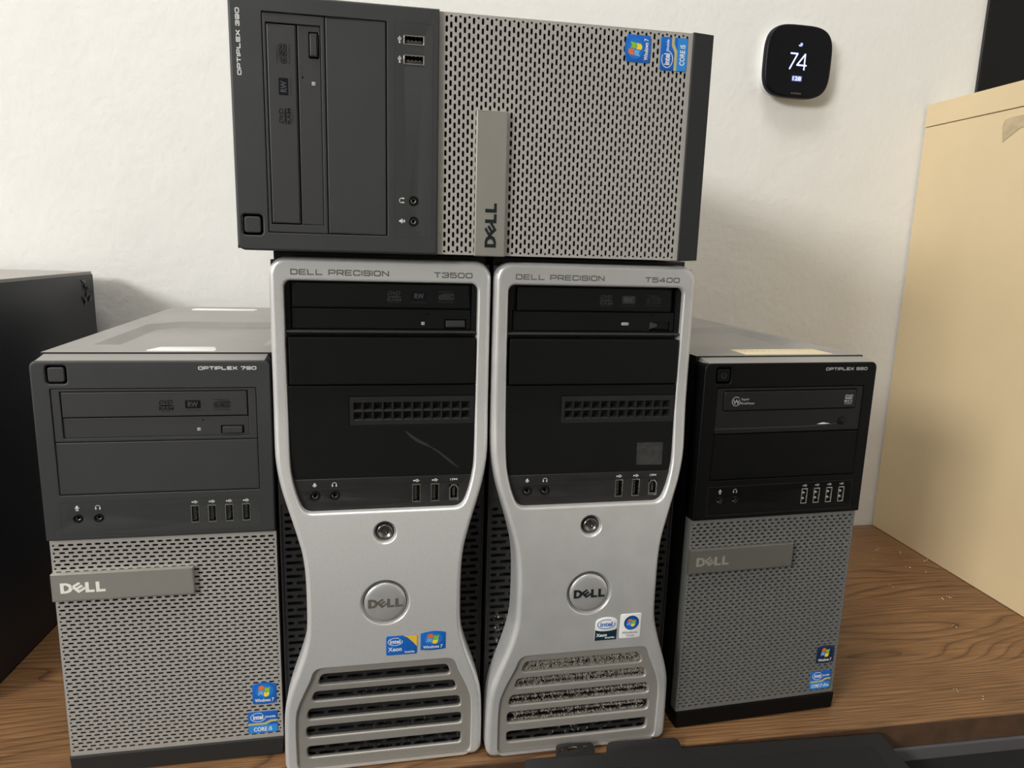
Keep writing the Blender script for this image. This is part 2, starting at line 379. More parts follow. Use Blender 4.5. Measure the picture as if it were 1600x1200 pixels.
# ------------------------------------------------------------------ beige filing cabinet standing on the desk
BEIGE = mat('beige_enamel', (.70, .555, .34), .38, bump=(260, .08, .001), var=(3.5, .05))
t = thing('filing_cabinet', 'tall beige metal cabinet standing on the right of the desk', 'cabinet', (.8205, WY - .004, 0), (0, 0, -.0253))
b = MB(); b.plate(rr(0, 1, 380, 652, 0), -430, 0, 2.5, BEIGE, 3, True); b.build('body', t)
b = MB(); b.plate(rr(-.8, 653.2, 381, 686, 0), -431, 0, 2.5, BEIGE, 3, True); b.build('top_cap', t)
b = MB(xf=lambda u, v, n: (-.6 + n, v, -u))      # lies on the side face: u runs towards the viewer
b.plate([(152, 633), (156, 611), (166, 617), (180, 625), (197, 629), (197, 641), (183, 642), (166, 642), (155, 640)], -.1, .5, 0, mat('old_tape', (.50, .40, .25), .6, var=(60, .12)))
b.build('tape_residue', t)
for z in (60, 360):
    b = MB(); b.plate(rr(14, z, 366, z + 270, 0), -437, -430, 2, BEIGE, 2); b.build('drawer_front', t)

# ------------------------------------------------------------------ dark case at the left edge
t = thing('equipment_case', 'large dark slate case at the left edge, torn film at its back corner', 'computer case', (-.393, .735, 0), (0, 0, -.05))
SLATE = mat('slate_case', (.028, .031, .038), .4, bump=(900, .1, .0003), var=(6, .1))
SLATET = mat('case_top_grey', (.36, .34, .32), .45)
b = MB(); b.plate(rr(-430, 2, 0, 403, 0), -40, 282, 1.5, SLATE, 2, True); b.build('shell', t)
b = MB(); b.plate(rr(-430, 403, -1, 406.5, 0), -39, 281, .8, SLATET, 2, True); b.build('top_sheet', t)
for sx in (-400, -40):
    for sy in (-20, 240):
        b = MB(); b.box(sx, sx + 20, 0, 2, sy, sy + 20, DARK, .3); b.build('foot', t)
b = MB(); TF = mat('torn_black_film', (.012, .012, .013), .2)
for k in range(7):
    y0 = 246 + random.uniform(0, 24); z0 = 397 - k * 3.6; pts = []
    for i in range(6):
        pts.append((random.uniform(.3, 2.2), z0 - i * 2.6 + random.uniform(-2, 2), y0 + random.uniform(-7, 9)))
    b.add(pts, [(0, 1, 2), (1, 3, 2), (2, 3, 4), (3, 5, 4)], TF)
b.build('torn_film', t, 'torn glossy black film')

# ------------------------------------------------------------------ thermostat
t = thing('thermostat', 'black rounded square thermostat on the wall reading 74', 'thermostat', (.5862, WY - .0245, .7283), (0, math.radians(0.5), 0))
def squircle(a, b_, e=3.6, k=64):
    o = []
    for i in range(k):
        th = 2 * PI * i / k; c, s_ = math.cos(th), math.sin(th)
        o.append((a * math.copysign(abs(c) ** (2 / e), c), b_ * math.copysign(abs(s_) ** (2 / e), s_)))
    return o
GLS = mat('black_display_glass', (.003, .003, .005), .42, spec=.2)
b = MB(); b.plate(squircle(48.5, 46), 8, 24.4, 2, mat('thermostat_white_base', (.8, .8, .78), .5), 3); b.build('wall_base', t, 'pale wall base')
b = MB(); b.plate(squircle(52.2, 49.8), 0, 9, 4, GLS, 5, True); b.build('display', t)
EM = mat('lit_digits', (.3, .33, .6), .5, emit=((.50, .55, 1.0), 1.6)); EM2 = mat('lit_small', (.3, .33, .5), .5, emit=((.38, .42, .75), 1.0))
b = MB()
b.strokes([(-14, 10), (-3.5, 10), (-14, -11)], 2.2, -.15, EM); b.strokes([(8.5, -11), (8.5, 10), (-3, -5.2), (11.5, -5.2)], 2.2, -.15, EM)
b.build('temperature_reading', t, 'lit digits 74')
b = MB(); b.plate(rr(-3.2, 20, 2.2, 22.4, 1.1), -.15, -.1, 0, EM2); b.plate(circ(.9, 23, 2.1, 12), -.15, -.1, 0, EM2); b.build('weather_icon', t)
b = MB(); b.plate(rr(-9, -27.3, 7, -19.7, 1), -.14, -.1, 0, mat('readout_glow', (.05, .05, .2), .5, emit=((.12, .14, .38), .9))); b.text('128', -7.6, -26.4, 5.6, -20.6, -.2, EM, .03); b.build('small_reading', t)
b = MB(); b.text('ecobee', -8, -45, 8, -41.6, -.2, mat('dim_print', (.12, .12, .12), .5), .01); b.build('maker_mark', t)

# ------------------------------------------------------------------ shared details
def dell(b, u0, v0, u1, v1, n, m, thick=0.0):
    sx = (u1 - u0) / 3.62; sy = (v1 - v0)
    P = lambda pts: [(u0 + x * sx, v0 + y * sy) for x, y in pts]
    b.plate([P([(0, 0), (.5, 0), (.82, .12), (1.0, .38), (1.0, .62), (.82, .88), (.5, 1), (0, 1)]), P([(.29, .23), (.47, .23), (.64, .36), (.7, .5), (.64, .64), (.47, .77), (.29, .77)])], n, n + thick, 0, m)
    e = [(-.40, -.48), (.42, -.48), (.42, -.24), (-.12, -.24), (-.12, -.12), (.38, -.12), (.38, .12), (-.12, .12), (-.12, .24), (.42, .24), (.42, .48), (-.40, .48)]
    a = math.radians(38); e = [(1.46 + (x * math.cos(a) - y * math.sin(a)) * 1.04, .5 + (x * math.sin(a) + y * math.cos(a)) * .86) for x, y in e]
    b.plate([P(e)], n, n + thick, 0, m)
    b.plate([P([(2.0, 0), (2.74, 0), (2.74, .24), (2.30, .24), (2.30, 1), (2.0, 1)])], n, n + thick, 0, m)
    b.plate([P([(2.86, 0), (3.62, 0), (3.62, .24), (3.16, .24), (3.16, 1), (2.86, 1)])], n, n + thick, 0, m)
def ic_usb(b, u, v, n, m, s=1.0):
    b.strokes([(u - 2.6 * s, v), (u + 2.2 * s, v)], .5 * s, n, m); b.plate(circ(u - 2.3 * s, v, .8 * s, 10), n, n, 0, m)
    b.plate([(u + 2 * s, v - .7 * s), (u + 3.2 * s, v), (u + 2 * s, v + .7 * s)], n, n, 0, m)
    b.strokes([(u - 1.4 * s, v), (u - .3 * s, v + 1.1 * s), (u + .9 * s, v + 1.1 * s)], .45 * s, n, m); b.strokes([(u - .8 * s, v), (u + .2 * s, v - 1.1 * s), (u + 1.2 * s, v - 1.1 * s)], .45 * s, n, m)
    b.plate(circ(u + 1.1 * s, v + 1.1 * s, .55 * s, 8), n, n, 0, m); b.plate(circ(u + 1.3 * s, v - 1.1 * s, .5 * s, 4), n, n, 0, m)
def ic_mic(b, u, v, n, m, s=1.0):
    b.plate(rr(u - .75 * s, v - .4 * s, u + .75 * s, v + 2.1 * s, .7 * s), n, n, 0, m)
    b.strokes([(u - 1.4 * s, v + .6 * s), (u - 1.2 * s, v - .5 * s), (u, v - 1.1 * s), (u + 1.2 * s, v - .5 * s), (u + 1.4 * s, v + .6 * s)], .4 * s, n, m)
    b.strokes([(u, v - 1 * s), (u, v - 1.9 * s)], .5 * s, n, m); b.strokes([(u - 1 * s, v - 2 * s), (u + 1 * s, v - 2 * s)], .5 * s, n, m)
def ic_hp(b, u, v, n, m, s=1.0):
    b.strokes([(u + 1.7 * s * math.cos(a), v + .2 * s + 1.6 * s * math.sin(a)) for a in [math.radians(-30 + 15 * i) for i in range(17)]], .5 * s, n, m)
    for q in (-1, 1): b.plate(rr(u + q * 1.5 * s - .5 * s, v - 1.7 * s, u + q * 1.5 * s + .5 * s, v + .1 * s, .3), n, n, 0, m)
def jack(parent, u, v, n, m=BLACKT, r=3.7):
    b = MB(); b.lathe(u, v, [(r, n + .3), (r, n - .35), (r - .45, n - .6), (r - .95, n - .55), (r - 1.3, n + .1), (r - 1.9, n + .25), (r - 2.0, n + 6)], m, 24)
    b.lathe(u, v, [(r - 2.0, n + 1.2), (r - 2.25, n + 1.3), (r - 2.25, n + 5)], CHROME, 20); b.lathe(u, v, [(r - 1.8, n + 5.9), (.01, n + 6)], DARK, 16)
    return b.build('audio_jack', parent)
def usb(parent, u, v, n, bright=False, w=6.6, h=15):
    b = MB(); w2, h2 = w / 2, h / 2
    b.plate([rr(u - w2, v - h2, u + w2, v + h2, .5), rr(u - w2 + .75, v - h2 + .9, u + w2 - .75, v + h2 - .9, .2)], n - .35, n + 9, .25, CHROME, 2)
    b.flat(rr(u - w2 + .1, v - h2 + .1, u + w2 - .1, v + h2 - .1, 0), n + 8.5, DARK)
    b.box(u - w2 + 1.0, u - .1, v - h2 + 1.6, v + h2 - 1.6, n + 1.4, n + 8.4, BLACK2, .15)
    for k in range(4):
        y = v - 4.2 + 2.8 * k
        b.box(u - .1, u + .35, y - .45, y + .45, n + 1.9, n + 7, GOLD, 0)
    if bright:
        for y in (v - 2.6, v + 2.9): b.box(u - w2 + .9, u + .6, y - 1.2, y + 1.2, n + .5, n + 4, CHROME, .2)
    return b.build('usb_port', parent)
def drive_marks(d, n, ud=95.2, uw=115, ui=136.8, v=324.3, faint=False):
    dk = mat('embossed_grey_mark', (.026, .026, .026), .5) if n > 3 else MARKD
    b = MB(); b.text('DVD', ud - 5.5, v + .6, ud + 4.3, v + 3.9, n, dk, .03, skew=.35); b.plate(circ(ud, v - .6, 5.6, 20, .75), n, n, 0, dk)
    b.text('RAM', ud - 5.4, v - 4.2, ud + 5.4, v - 1.7, n, dk, .03); b.text('MULTI', ud - 4, v - 5.7, ud + 4, v - 4.7, n, dk, .0); b.build('disc_logo', d, 'embossed DVD mark')
    b = MB(); b.plate(rr(uw - 5.8, v - 3.0, uw + 5.8, v + 3.6, .8), n, n, 0, MARKM if faint else MARKN); b.text('RW', uw - 3.8, v - 1.9, uw + 3.8, v + 2.4, n - .05, MARKL, .03)
    b.text('DVD+ReWritable', uw - 6, v - 5.2, uw + 6, v - 4.4, n, dk); b.build('disc_logo', d, 'RW mark in a dark box')
    b = MB(); b.text('COMPACT', ui - 6.5, v + 3.4, ui + 5.5, v + 4.4, n, dk, .01)
    wide(b, 'dISC', ui - 6.4, v - 2.7, ui + 6.4, v + 2.7, n, dk, .34); wide(b, 'dISC', ui - 5.9, v - 2.2, ui + 5.9, v + 2.2, n - .04, BLACKT if faint else BLACK2, .14)
    b.text('ReWritable', ui - 6.5, v - 4.9, ui + 6.5, v - 3.7, n, dk); b.build('disc_logo', d, 'embossed disc mark')

GLY = {'O': [[(.15, 0), (.85, 0), (1, .15), (1, .85), (.85, 1), (.15, 1), (0, .85), (0, .15), (.15, 0)]],
 'D': [[(0, 0), (.85, 0), (1, .18), (1, .82), (.85, 1), (0, 1), (0, 0)]], 'E': [[(1, 0), (0, 0), (0, 1), (1, 1)], [(0, .5), (.92, .5)]],
 'L': [[(0, 1), (0, 0), (.95, 0)]], 'P': [[(0, 0), (0, 1), (.87, 1), (1, .88), (1, .48), (.87, .37), (0, .37)]],
 'R': [[(0, 0), (0, 1), (.87, 1), (1, .88), (1, .5), (.87, .38), (0, .38)], [(.6, .38), (1, 0)]],
 'C': [[(1, .24), (1, .13), (.87, 0), (.13, 0), (0, .13), (0, .87), (.13, 1), (.87, 1), (1, .87), (1, .76)]], 'I': [[(0, 0), (0, 1)]],
 'S': [[(0, .22), (0, .1), (.12, 0), (.88, 0), (1, .1), (1, .42), (.88, .52), (.12, .52), (0, .62), (0, .9), (.12, 1), (.88, 1), (1, .9), (1, .78)]],
 'N': [[(0, 0), (0, 1), (1, 0), (1, 1)]], 'T': [[(0, 1), (1, 1)], [(.5, 1), (.5, 0)]], 'X': [[(0, 0), (1, 1)], [(0, 1), (1, 0)]],
 '3': [[(0, .8), (0, .9), (.12, 1), (.88, 1), (1, .9), (1, .62), (.88, .52), (.35, .52)], [(.88, .52), (1, .42), (1, .1), (.88, 0), (.12, 0), (0, .1), (0, .22)]],
 '4': [[(.78, 0), (.78, 1), (0, .28), (1, .28)]], '5': [[(.97, 1), (0, 1), (0, .58), (.88, .58), (1, .48), (1, .1), (.88, 0), (.12, 0), (0, .1), (0, .2)]],
 '9': [[(0, .14), (.13, 0), (.87, 0), (1, .13), (1, .87), (.87, 1), (.13, 1), (0, .87), (0, .58), (.13, .46), (1, .46)]], '7': [[(0, 1), (1, 1), (1, .82), (.35, 0)]]}
GLY['0'] = GLY['O']; GLY['d'] = [[(1, 1), (1, 0), (.12, 0), (0, .12), (0, .55), (.12, .66), (1, .66)]]
def wide(b, body, u0, v0, u1, v1, n, m, w=.19):
    h = v1 - v0; t = h * w; adv = [(.0 if c == 'I' else (.35 if c == ' ' else 1)) for c in body]; gap = .36
    tot = sum(adv) + gap * (len(body) - 1); cw = (u1 - u0 - t) / tot; x = u0 + t / 2
    for c, a in zip(body, adv):
        for pl in GLY.get(c, []): b.strokes([(x + p[0] * cw, v0 + t / 2 + p[1] * (h - t)) for p in pl], t, n, m)
        x += (a + gap) * cw
def flag(b, cx, cy, w, h, n):
    """four-colour waving flag"""
    def q(x0, x1, y0, y1, m):
        f = lambda x, y: (cx + w * (x + .16 * y), cy + h * (y + .13 * math.sin((x + .5) * 2 * PI)))
        xs = [x0 + (x1 - x0) * i / 5 for i in range(6)]
        b.plate([f(x, y0) for x in xs] + [f(x, y1) for x in xs[::-1]], n, n, 0, m)
    q(-.5, -.03, .03, .45, S_RED); q(.03, .5, .03, .45, S_GRN); q(-.5, -.03, -.45, -.03, S_LBL); q(.03, .5, -.45, -.03, S_FY)
def st_base(b, u0, v0, u1, v1, n, m, r=1.2, th=.35): b.plate(rr(u0, v0, u1, v1, r), n, n + th, .12, m, 2)
def st_flag(parent, u0, v0, u1, v1, n, warp=None, label='blue sticker with a four-colour flag', base=None):
    b = MB(); b.warp = warp; w = u1 - u0; h = v1 - v0
    pts = [(u0, v0 + .06 * h)] + [(u0 + w * i / 8, v0 + .06 * h - .05 * h * math.sin(PI * i / 8)) for i in range(1, 8)] + [(u1, v0 + .06 * h), (u1, v1 - .1 * h)] + [(u1 - w * i / 8, v1 - .1 * h + .09 * h * math.sin(PI * i / 8)) for i in range(1, 8)] + [(u0, v1 - .1 * h)]
    b.plate(pts, n, n + .35, .15, base or S_BLUE, 2); b.plate(circ((u0 + u1) / 2, v0 + h * .6, w * .38, 24, h * .3), n - .04, n - .04, 0, base or mat('sticker_mid_blue', (.015, .19, .60), .3))
    flag(b, (u0 + u1) / 2 - w * .02, v0 + h * .60, w * .46, h * .44, n - .09)
    b.text('Windows', u0 + .10 * w, v0 + .12 * h, u0 + .74 * w, v0 + .27 * h, n - .09, S_WHITE, .02); b.text('7', u0 + .79 * w, v0 + .12 * h, u0 + .89 * w, v0 + .28 * h, n - .09, S_WHITE, .01)
    return b.build('sticker', parent, label)
def swoosh(b, cx, cy, rx, ry, n, m, w):
    a0 = math.radians(60); pts = [(cx + rx * math.cos(a0 + i * .165), cy + ry * math.sin(a0 + i * .165)) for i in range(34)]
    b.strokes(pts, w, n, m)
def st_core(parent, u0, v0, u1, v1, n, chip='CORE i5'):
    b = MB(); w = u1 - u0; h = v1 - v0
    st_base(b, u0, v0, u1, v1, n, S_BLUE); b.plate(rr(u0 + .3, v0 + .3, u1 - .3, v0 + .38 * h, 1), n - .04, n - .04, 0, S_CYAN)
    y = v0 + .38 * h
    b.plate([(u0, y), (u0 + .6 * w, y), (u0 + .8 * w, y + .12 * h), (u1, y + .12 * h), (u1, y + .22 * h), (u0 + .75 * w, y + .22 * h), (u0 + .55 * w, y + .1 * h), (u0, y + .1 * h)], n - .07, n - .07, 0, S_GOLD)
    swoosh(b, u0 + .34 * w, v0 + .74 * h, .25 * w, .2 * h, n - .1, S_WHITE, .6)
    b.text('intel', u0 + .17 * w, v0 + .64 * h, u0 + .51 * w, v0 + .86 * h, n - .1, S_WHITE, .03); b.text('inside', u0 + .62 * w, v0 + .70 * h, u0 + .93 * w, v0 + .80 * h, n - .1, S_WHITE, .02)
    b.text(chip, u0 + .18 * w if len(chip) < 8 else u0 + .08 * w, v0 + .09 * h, u0 + .8 * w if len(chip) < 8 else u0 + .94 * w, v0 + .28 * h, n - .1, S_WHITE, .02)
    return b.build('sticker', parent, 'blue sticker with a gold band')

# ------------------------------------------------------------------ black desktop with perforated grille
SPL, FT = 214.4, 17.4
def mesh_rows():
    rows = []; p = 6.71; nr = 57; v_lo, v_hi = 22.1, 208.8
    for i in range(nr):
        v = v_lo + (v_hi - v_lo) * i / (nr - 1)
        if i % 2 == 0: h = [(2.9, .7)] + [(8.9 + p * k, 2.3) for k in range(25)]
        else: h = [(175 - 8.9 - p * k, 2.3) for k in range(24, -1, -1)] + [(172.1, .7)]
        rows.append((v, h))
    return rows
def desktop(name, label, loc, rot, model, ports, drive, gm, bm_, logo_m, dim=False):
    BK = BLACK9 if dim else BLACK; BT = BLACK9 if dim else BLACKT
    t = thing(name, label, 'computer', loc, rot, 'black desktop computers with perforated grilles')
    # chassis with a recessed top
    k = 'chassis'
    b = MB(); T = 363.5
    vs = [(1, 6, 20), (174, 6, 20), (174, T, 20), (1, T, 20), (1, 6, 417), (174, 6, 417), (174, T, 417), (1, T, 417)]
    b.add(vs, [(0, 1, 2, 3), (1, 5, 6, 2), (5, 4, 7, 6), (4, 0, 3, 7), (0, 4, 5, 1)], CASE)
    b.xf = lambda u, v, n: (u, T - n, v)
    rec = [(24, 62), (166, 62), (166, 241), (50, 241), (24, 214)]
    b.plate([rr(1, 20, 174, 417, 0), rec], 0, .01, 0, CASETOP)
    inn = [(34, 66), (157, 66), (157, 233), (56, 233), (34, 209)]
    cs = [(x, y, 0) for x, y in rec] + [(x, y, 5) for x, y in inn]
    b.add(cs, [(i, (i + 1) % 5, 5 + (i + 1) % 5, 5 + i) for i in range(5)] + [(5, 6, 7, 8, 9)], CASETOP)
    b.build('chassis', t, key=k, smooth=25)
    # bezel
    b = MB()
    outer = [(0, SPL), (175, SPL)] + [(175 - 5.5 + 5.5 * math.cos(a), 360 - 5.5 + 5.5 * math.sin(a)) for a in [i * PI / 10 for i in range(6)]] + [(5.5 + 5.5 * math.cos(a), 354.5 + 5.5 * math.sin(a)) for a in [PI / 2 + i * PI / 10 for i in range(6)]]
    holes = [rr(13, 252, 163.5, 338, .8), rr(11, 341.8, 25.8, 356.4, 2.6)]
    bev = [1.6, .5, 1.1]
    for q in (24.6, 39.7): holes.append(circ(q, 232.9, 3.6, 20)); bev.append(.2)
    for q in ports: holes.append(rr(q - 3.2, 225.3, q + 3.2, 240.1, .4)); bev.append(.15)
    b.plate([outer] + holes, 0, 19, bev, BK, 4)
    # fine line round the port panel
    b.strokes([(12.4, 246.2), (163.8, 246.2), (163.8, 218.6), (12.4, 218.6), (12.4, 246.2)], .35, -.03, MARKM)
    b.flat(rr(2, SPL + 1, 173, 357, 3), 18.5, DARK)
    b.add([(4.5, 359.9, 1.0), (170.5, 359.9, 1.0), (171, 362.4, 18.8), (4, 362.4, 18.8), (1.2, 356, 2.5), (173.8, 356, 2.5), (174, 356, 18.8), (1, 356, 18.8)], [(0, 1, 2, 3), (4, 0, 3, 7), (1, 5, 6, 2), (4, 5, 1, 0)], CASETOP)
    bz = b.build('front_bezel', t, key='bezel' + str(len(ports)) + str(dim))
    b = MB(); b.plate(rr(12.6, 343.4, 24.2, 354.8, 1.8), .1, 6, .7, BLACK9 if dim else BLACK2, 3); b.strokes([(18.4 + 2.3 * math.cos(i * .3 + 1.9), 349.1 + 2.3 * math.sin(i * .3 + 1.9)) for i in range(19)], .4, .05, MARKL)
    b.build('power_button', t)
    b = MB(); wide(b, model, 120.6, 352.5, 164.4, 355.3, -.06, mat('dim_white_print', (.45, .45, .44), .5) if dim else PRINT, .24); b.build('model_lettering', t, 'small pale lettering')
    # optical drive and blank cover
    if drive == 'slot_tray':
        b = MB(); b.plate([rr(13.5, 295.6, 163, 337.5, .4), rr(19.3, 298.2, 156.9, 335.6, .3)], .7, 12, .3, BLACK2, 2); b.plate([rr(19.4, 298.3, 156.8, 314.2, .3), rr(135.2, 299.8, 152.8, 306.6, .4), circ(122, 311.2, .6, 10)], 1.8, 8, .3, BLACK2, 2)
        b.flat(rr(14, 296, 162, 337, 0), 8.5, DARK); d = b.build('optical_drive', t, key='drvA')
        b = MB(); b.plate(rr(20.1, 315.1, 156.0, 335.0, .4), .9, 8, .5, BLACK2, 2); b.build('tray_door', d, key='trayA')
        b = MB(); b.plate(rr(136.3, 300.4, 151.6, 305.8, .3), .4, 6, .5, BLACK2, 2); b.build('eject_button', d, key='ejA')
        b = MB(); b.box(117.0, 119.7, 302.5, 305.1, 1.5, 3, LEDM, .2); b.build('indicator_light', d, key='ledA')
        drive_marks(d, .84)
    else:
        b = MB(); b.plate([rr(13.6, 295.6, 163.2, 337.5, .6), rr(20.2, 316.4, 156.6, 334.8, 2.2), circ(143.6, 304.6, 3.6, 20)], .7, 10, .5, mat('drive_satin_black', (.008, .0078, .0075), .38, spec=.32), 3); b.flat(rr(14, 296, 162, 337, 0), 6.5, DARK)
        b.strokes([(13.8, 300.2)] + [(14 + i * 4.3, 300.3 + 2.3 * max(0, (i - 18) / 12) ** 2) for i in range(30)], .5, .62, MARKL)
        b.plate([(118, 302.2), (124, 303.6), (132, 302.4), (124, 302.0)], .6, .7, 0, PRINT)
        d = b.build('optical_drive', t)
        b = MB(); b.plate(rr(20.7, 316.9, 156.1, 334.3, 2), -.2, 6, .9, mat('drive_satin_black', (.011, .0108, .0105), .38), 3); b.build('tray_door', d)
        b = MB(); b.lathe(143.6, 304.6, [(3.3, 5), (3.3, .3), (2.8, -.1), (.01, -.15)], BLACKT, 24); b.build('eject_button', d)
        b = MB(); DW = mat('dim_white_print', (.45, .45, .44), .5)
        b.strokes([(32.5 + 4 * math.cos(i * .28 + .9), 325.6 + 4 * math.sin(i * .28 + .9)) for i in range(20)], .6, -.3, DW)
        b.text('W', 29.4, 323, 36, 327.2, -.3, DW, .01); b.text('Super', 37.5, 325.8, 45.5, 328.6, -.3, DW); b.text('WriteMaster', 36.5, 322.6, 51, 324.8, -.3, DW); b.build('maker_logo', d, 'pale round W mark')
        b = MB()
        b.text('DVD', 144, 327.2, 152, 329.6, -.3, DW, .02, skew=.3); b.plate(circ(148, 326.2, 4.2, 16, .6), -.3, -.3, 0, DW); b.text('MULTI', 143.8, 322.4, 152, 324.8, -.3, DW, .02); b.text('RECORDER', 144, 320.6, 152, 321.8, -.3, DW)
        b.build('disc_logo', d)
    b = MB(); b.plate(rr(13.5, 252.5, 163.1, 294.9, .3), .35, 8, .5, BK, 2); b.build('drive_bay_cover', t, key='cov' + drive)
    # ports
    jm = BLACKT
    jack(t, 24.6, 232.9, 0, jm); jack(t, 39.7, 232.9, 0, jm)
    for q in ports: usb(t, q, 232.7, 0, dim)
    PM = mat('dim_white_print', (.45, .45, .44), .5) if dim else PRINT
    b = MB(); ic_mic(b, 24.6, 241.4, -.06, PM); b.build('microphone_symbol', t)
    b = MB(); ic_hp(b, 39.7, 241.4, -.06, PM); b.build('headphone_symbol', t)
    for q in ports: b = MB(); ic_usb(b, q, 243, -.06, PM, .8); b.build('usb_symbol', t)
    # grille, badge, foot
    key = 'mesh_dim' if dim else 'mesh'
    b = MB()
    if key not in CACHE:
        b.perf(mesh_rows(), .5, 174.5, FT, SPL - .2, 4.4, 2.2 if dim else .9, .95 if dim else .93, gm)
        b.plate([rr(.5, FT, 174.5, SPL, 0), rr(.7, FT + .2, 174.3, SPL - .2, 0)], 4.4, 15, 0, gm)
    b.build('front_grille', t, key=key, smooth=None)
    b = MB(); b.box(.8, 174.2, FT + .2, SPL, 12, 20, DARK, 0); b.build('grille_backing', t, key='gback')
    b = MB(); b.plate(rr(0, 162, 107.8, 185.8, .3), .2, 4.4, .5, bm_, 2); bd = b.build('badge_plate', t)
    b = MB(); dell(b, 6.8, 169.2, 40.2, 178.1, .05, logo_m); b.build('logo_lettering', bd)
    b = MB(); b.plate([(1, 1), (174, 1), (175, FT), (0, FT)], 2, 20, 1, BLACK9 if dim else mat('base_trim_black', (.020, .021, .021), .5, spec=.4), 2, True); b.build('base_trim', t, key='foot' + str(dim))
    for x in (10, 145):
        for y in (30, 380):
            b = MB(); b.box(x, x + 20, 0, 6.2, y, y + 20, DARK, .3); b.build('rubber_foot', t, key=f'rf{x}{y}')
    return t

UP4 = [112.3, 125.5, 138.8, 152.1]
A = desktop('desktop_computer', 'black desktop tower standing at the left, pale badge letters, beside the dark case', (-.2687, .5860, 0), (0, 0, .0214), 'OPTIPLEX 790', UP4, 'slot_tray', GRILLE, BADGE, LOGOW)
st_flag(A, 149.4, 50.8, 169.8, 72.4, 4.0); st_core(A, 144.9, 22.6, 170.0, 43.8, 4.0)
b = MB(xf=lambda u, v, n: (u, 363.9 - n, v)); b.plate([(76, 27), (128, 27), (129, 30), (124, 48), (81, 48), (75, 30)], 0, .4, .1, S_WHITE, 2); b.build('top_label', A, 'blank white label')
b = MB(xf=lambda u, v, n: (u, 363.9 - n, v)); b.plate([(30, 378), (34, 370), (106, 372), (110, 378), (107, 390), (34, 392)], 0, .4, .1, S_WHITE, 2); b.build('lit_slot_plate', A, 'white plate standing for the bright slot near the back')  # white plate paints the light seen at the rear slot

B = desktop('desktop_computer', 'black desktop tower standing at the right next to the bare desk, dim badge letters', (.2723, .5763, 0), (0, 0, .0611), 'OPTIPLEX 990', UP4, 'flat_tray', GRILLED, BADGED, mat('logo_dull_grey', (.34, .325, .28), .3, metal=.3), dim=True)  # badge letters in a duller, less metallic grey
st_flag(B, 151.2, 51, 170.6, 71, 4.0, label='dark blue sticker with a four-colour flag', base=mat('sticker_dark_navy', (.006, .018, .07), .3)); st_core(B, 147, 22.6, 170.2, 42.5, 4.0, 'CORE i7 vPro')
b = MB(xf=lambda u, v, n: (u, 363.9 - n, v)); b.plate(rr(54, 26, 146, 56, .5), 0, .4, .1, mat('cream_label', (.78, .66, .42), .5), 2)
for i, (a, c) in enumerate(((62, 84), (62, 96), (104, 138))): b.text('E 2 0 8 4 1', a, 48 - (i % 2) * 6, c, 50.5 - (i % 2) * 6, -.05, mat('faded_ink', (.45, .36, .20), .6), 0)
b.build('top_label', B, 'cream label with faded print')

# the third one lies on its side across the two silver towers: its own top points left
yaw = .0095
Cp = desktop('desktop_computer', 'black desktop lying on its side across the two silver towers', (-.1083 + .36 * math.cos(yaw), .5578 + .36 * math.sin(yaw), .4472), (0, 0, 0), 'OPTIPLEX 390', UP4[2:], 'slot_tray', GRILLE, BADGE, LOGOD)
Cp.matrix_world = Matrix.Translation(Cp.location) @ Matrix.Rotation(yaw, 4, 'Z') @ Matrix.Rotation(-PI / 2, 4, 'Y')
st_flag(Cp, 150.2, 51, 170, 72.6, 4.0); st_core(Cp, 146, 21.4, 170.3, 43.4, 4.0)

# ------------------------------------------------------------------ silver workstation towers
VS = [0, 25, 50, 75, 100, 130, 160, 190, 220, 245, 270, 300, 330, 450]
DS = [7.5, 8, 9, 11.5, 14, 16, 17, 16, 13, 9.5, 6, 2.2, 0, 0]
def bulge(v):
    if v <= 0: return DS[0]
    for i in range(len(VS) - 1):
        if v <= VS[i + 1]:
            f = (v - VS[i]) / (VS[i + 1] - VS[i])
            p0 = DS[max(i - 1, 0)]; p1 = DS[i]; p2 = DS[i + 1]; p3 = DS[min(i + 2, len(DS) - 1)]
            h0 = VS[i] - VS[max(i - 1, 0)] or 1; h = VS[i + 1] - VS[i]; h2 = (VS[min(i + 2, len(VS) - 1)] - VS[i + 1]) or 1
            m1 = (p2 - p0) / (h + h0) * h; m2 = (p3 - p1) / (h + h2) * h
            return (2 * f ** 3 - 3 * f ** 2 + 1) * p1 + (f ** 3 - 2 * f ** 2 + f) * m1 + (-2 * f ** 3 + 3 * f ** 2) * p2 + (f ** 3 - f ** 2) * m2
    return 0
def wrp(u, v, n):
    # front faces follow the swelling of the bezel, rear edges stay put
    k = max(0.0, min(1.0, (16 - n) / 16)); return (u, v, n - bulge(v) * k)
wrpv = lambda u, v, n: (u, v, n - bulge(v))
CU = 85.8
def sym(half, c=CU):
    """half = [(v, half width)] from top to bottom -> closed outline"""
    return [(c - w, v) for v, w in half] + [(c + w, v) for v, w in half[::-1]]
def arc(cx, cy, r, a0, a1, k=6): return [(cy + r * math.sin(math.radians(a0 + (a1 - a0) * i / k)), cx + r * math.cos(math.radians(a0 + (a1 - a0) * i / k))) for i in range(k + 1)]
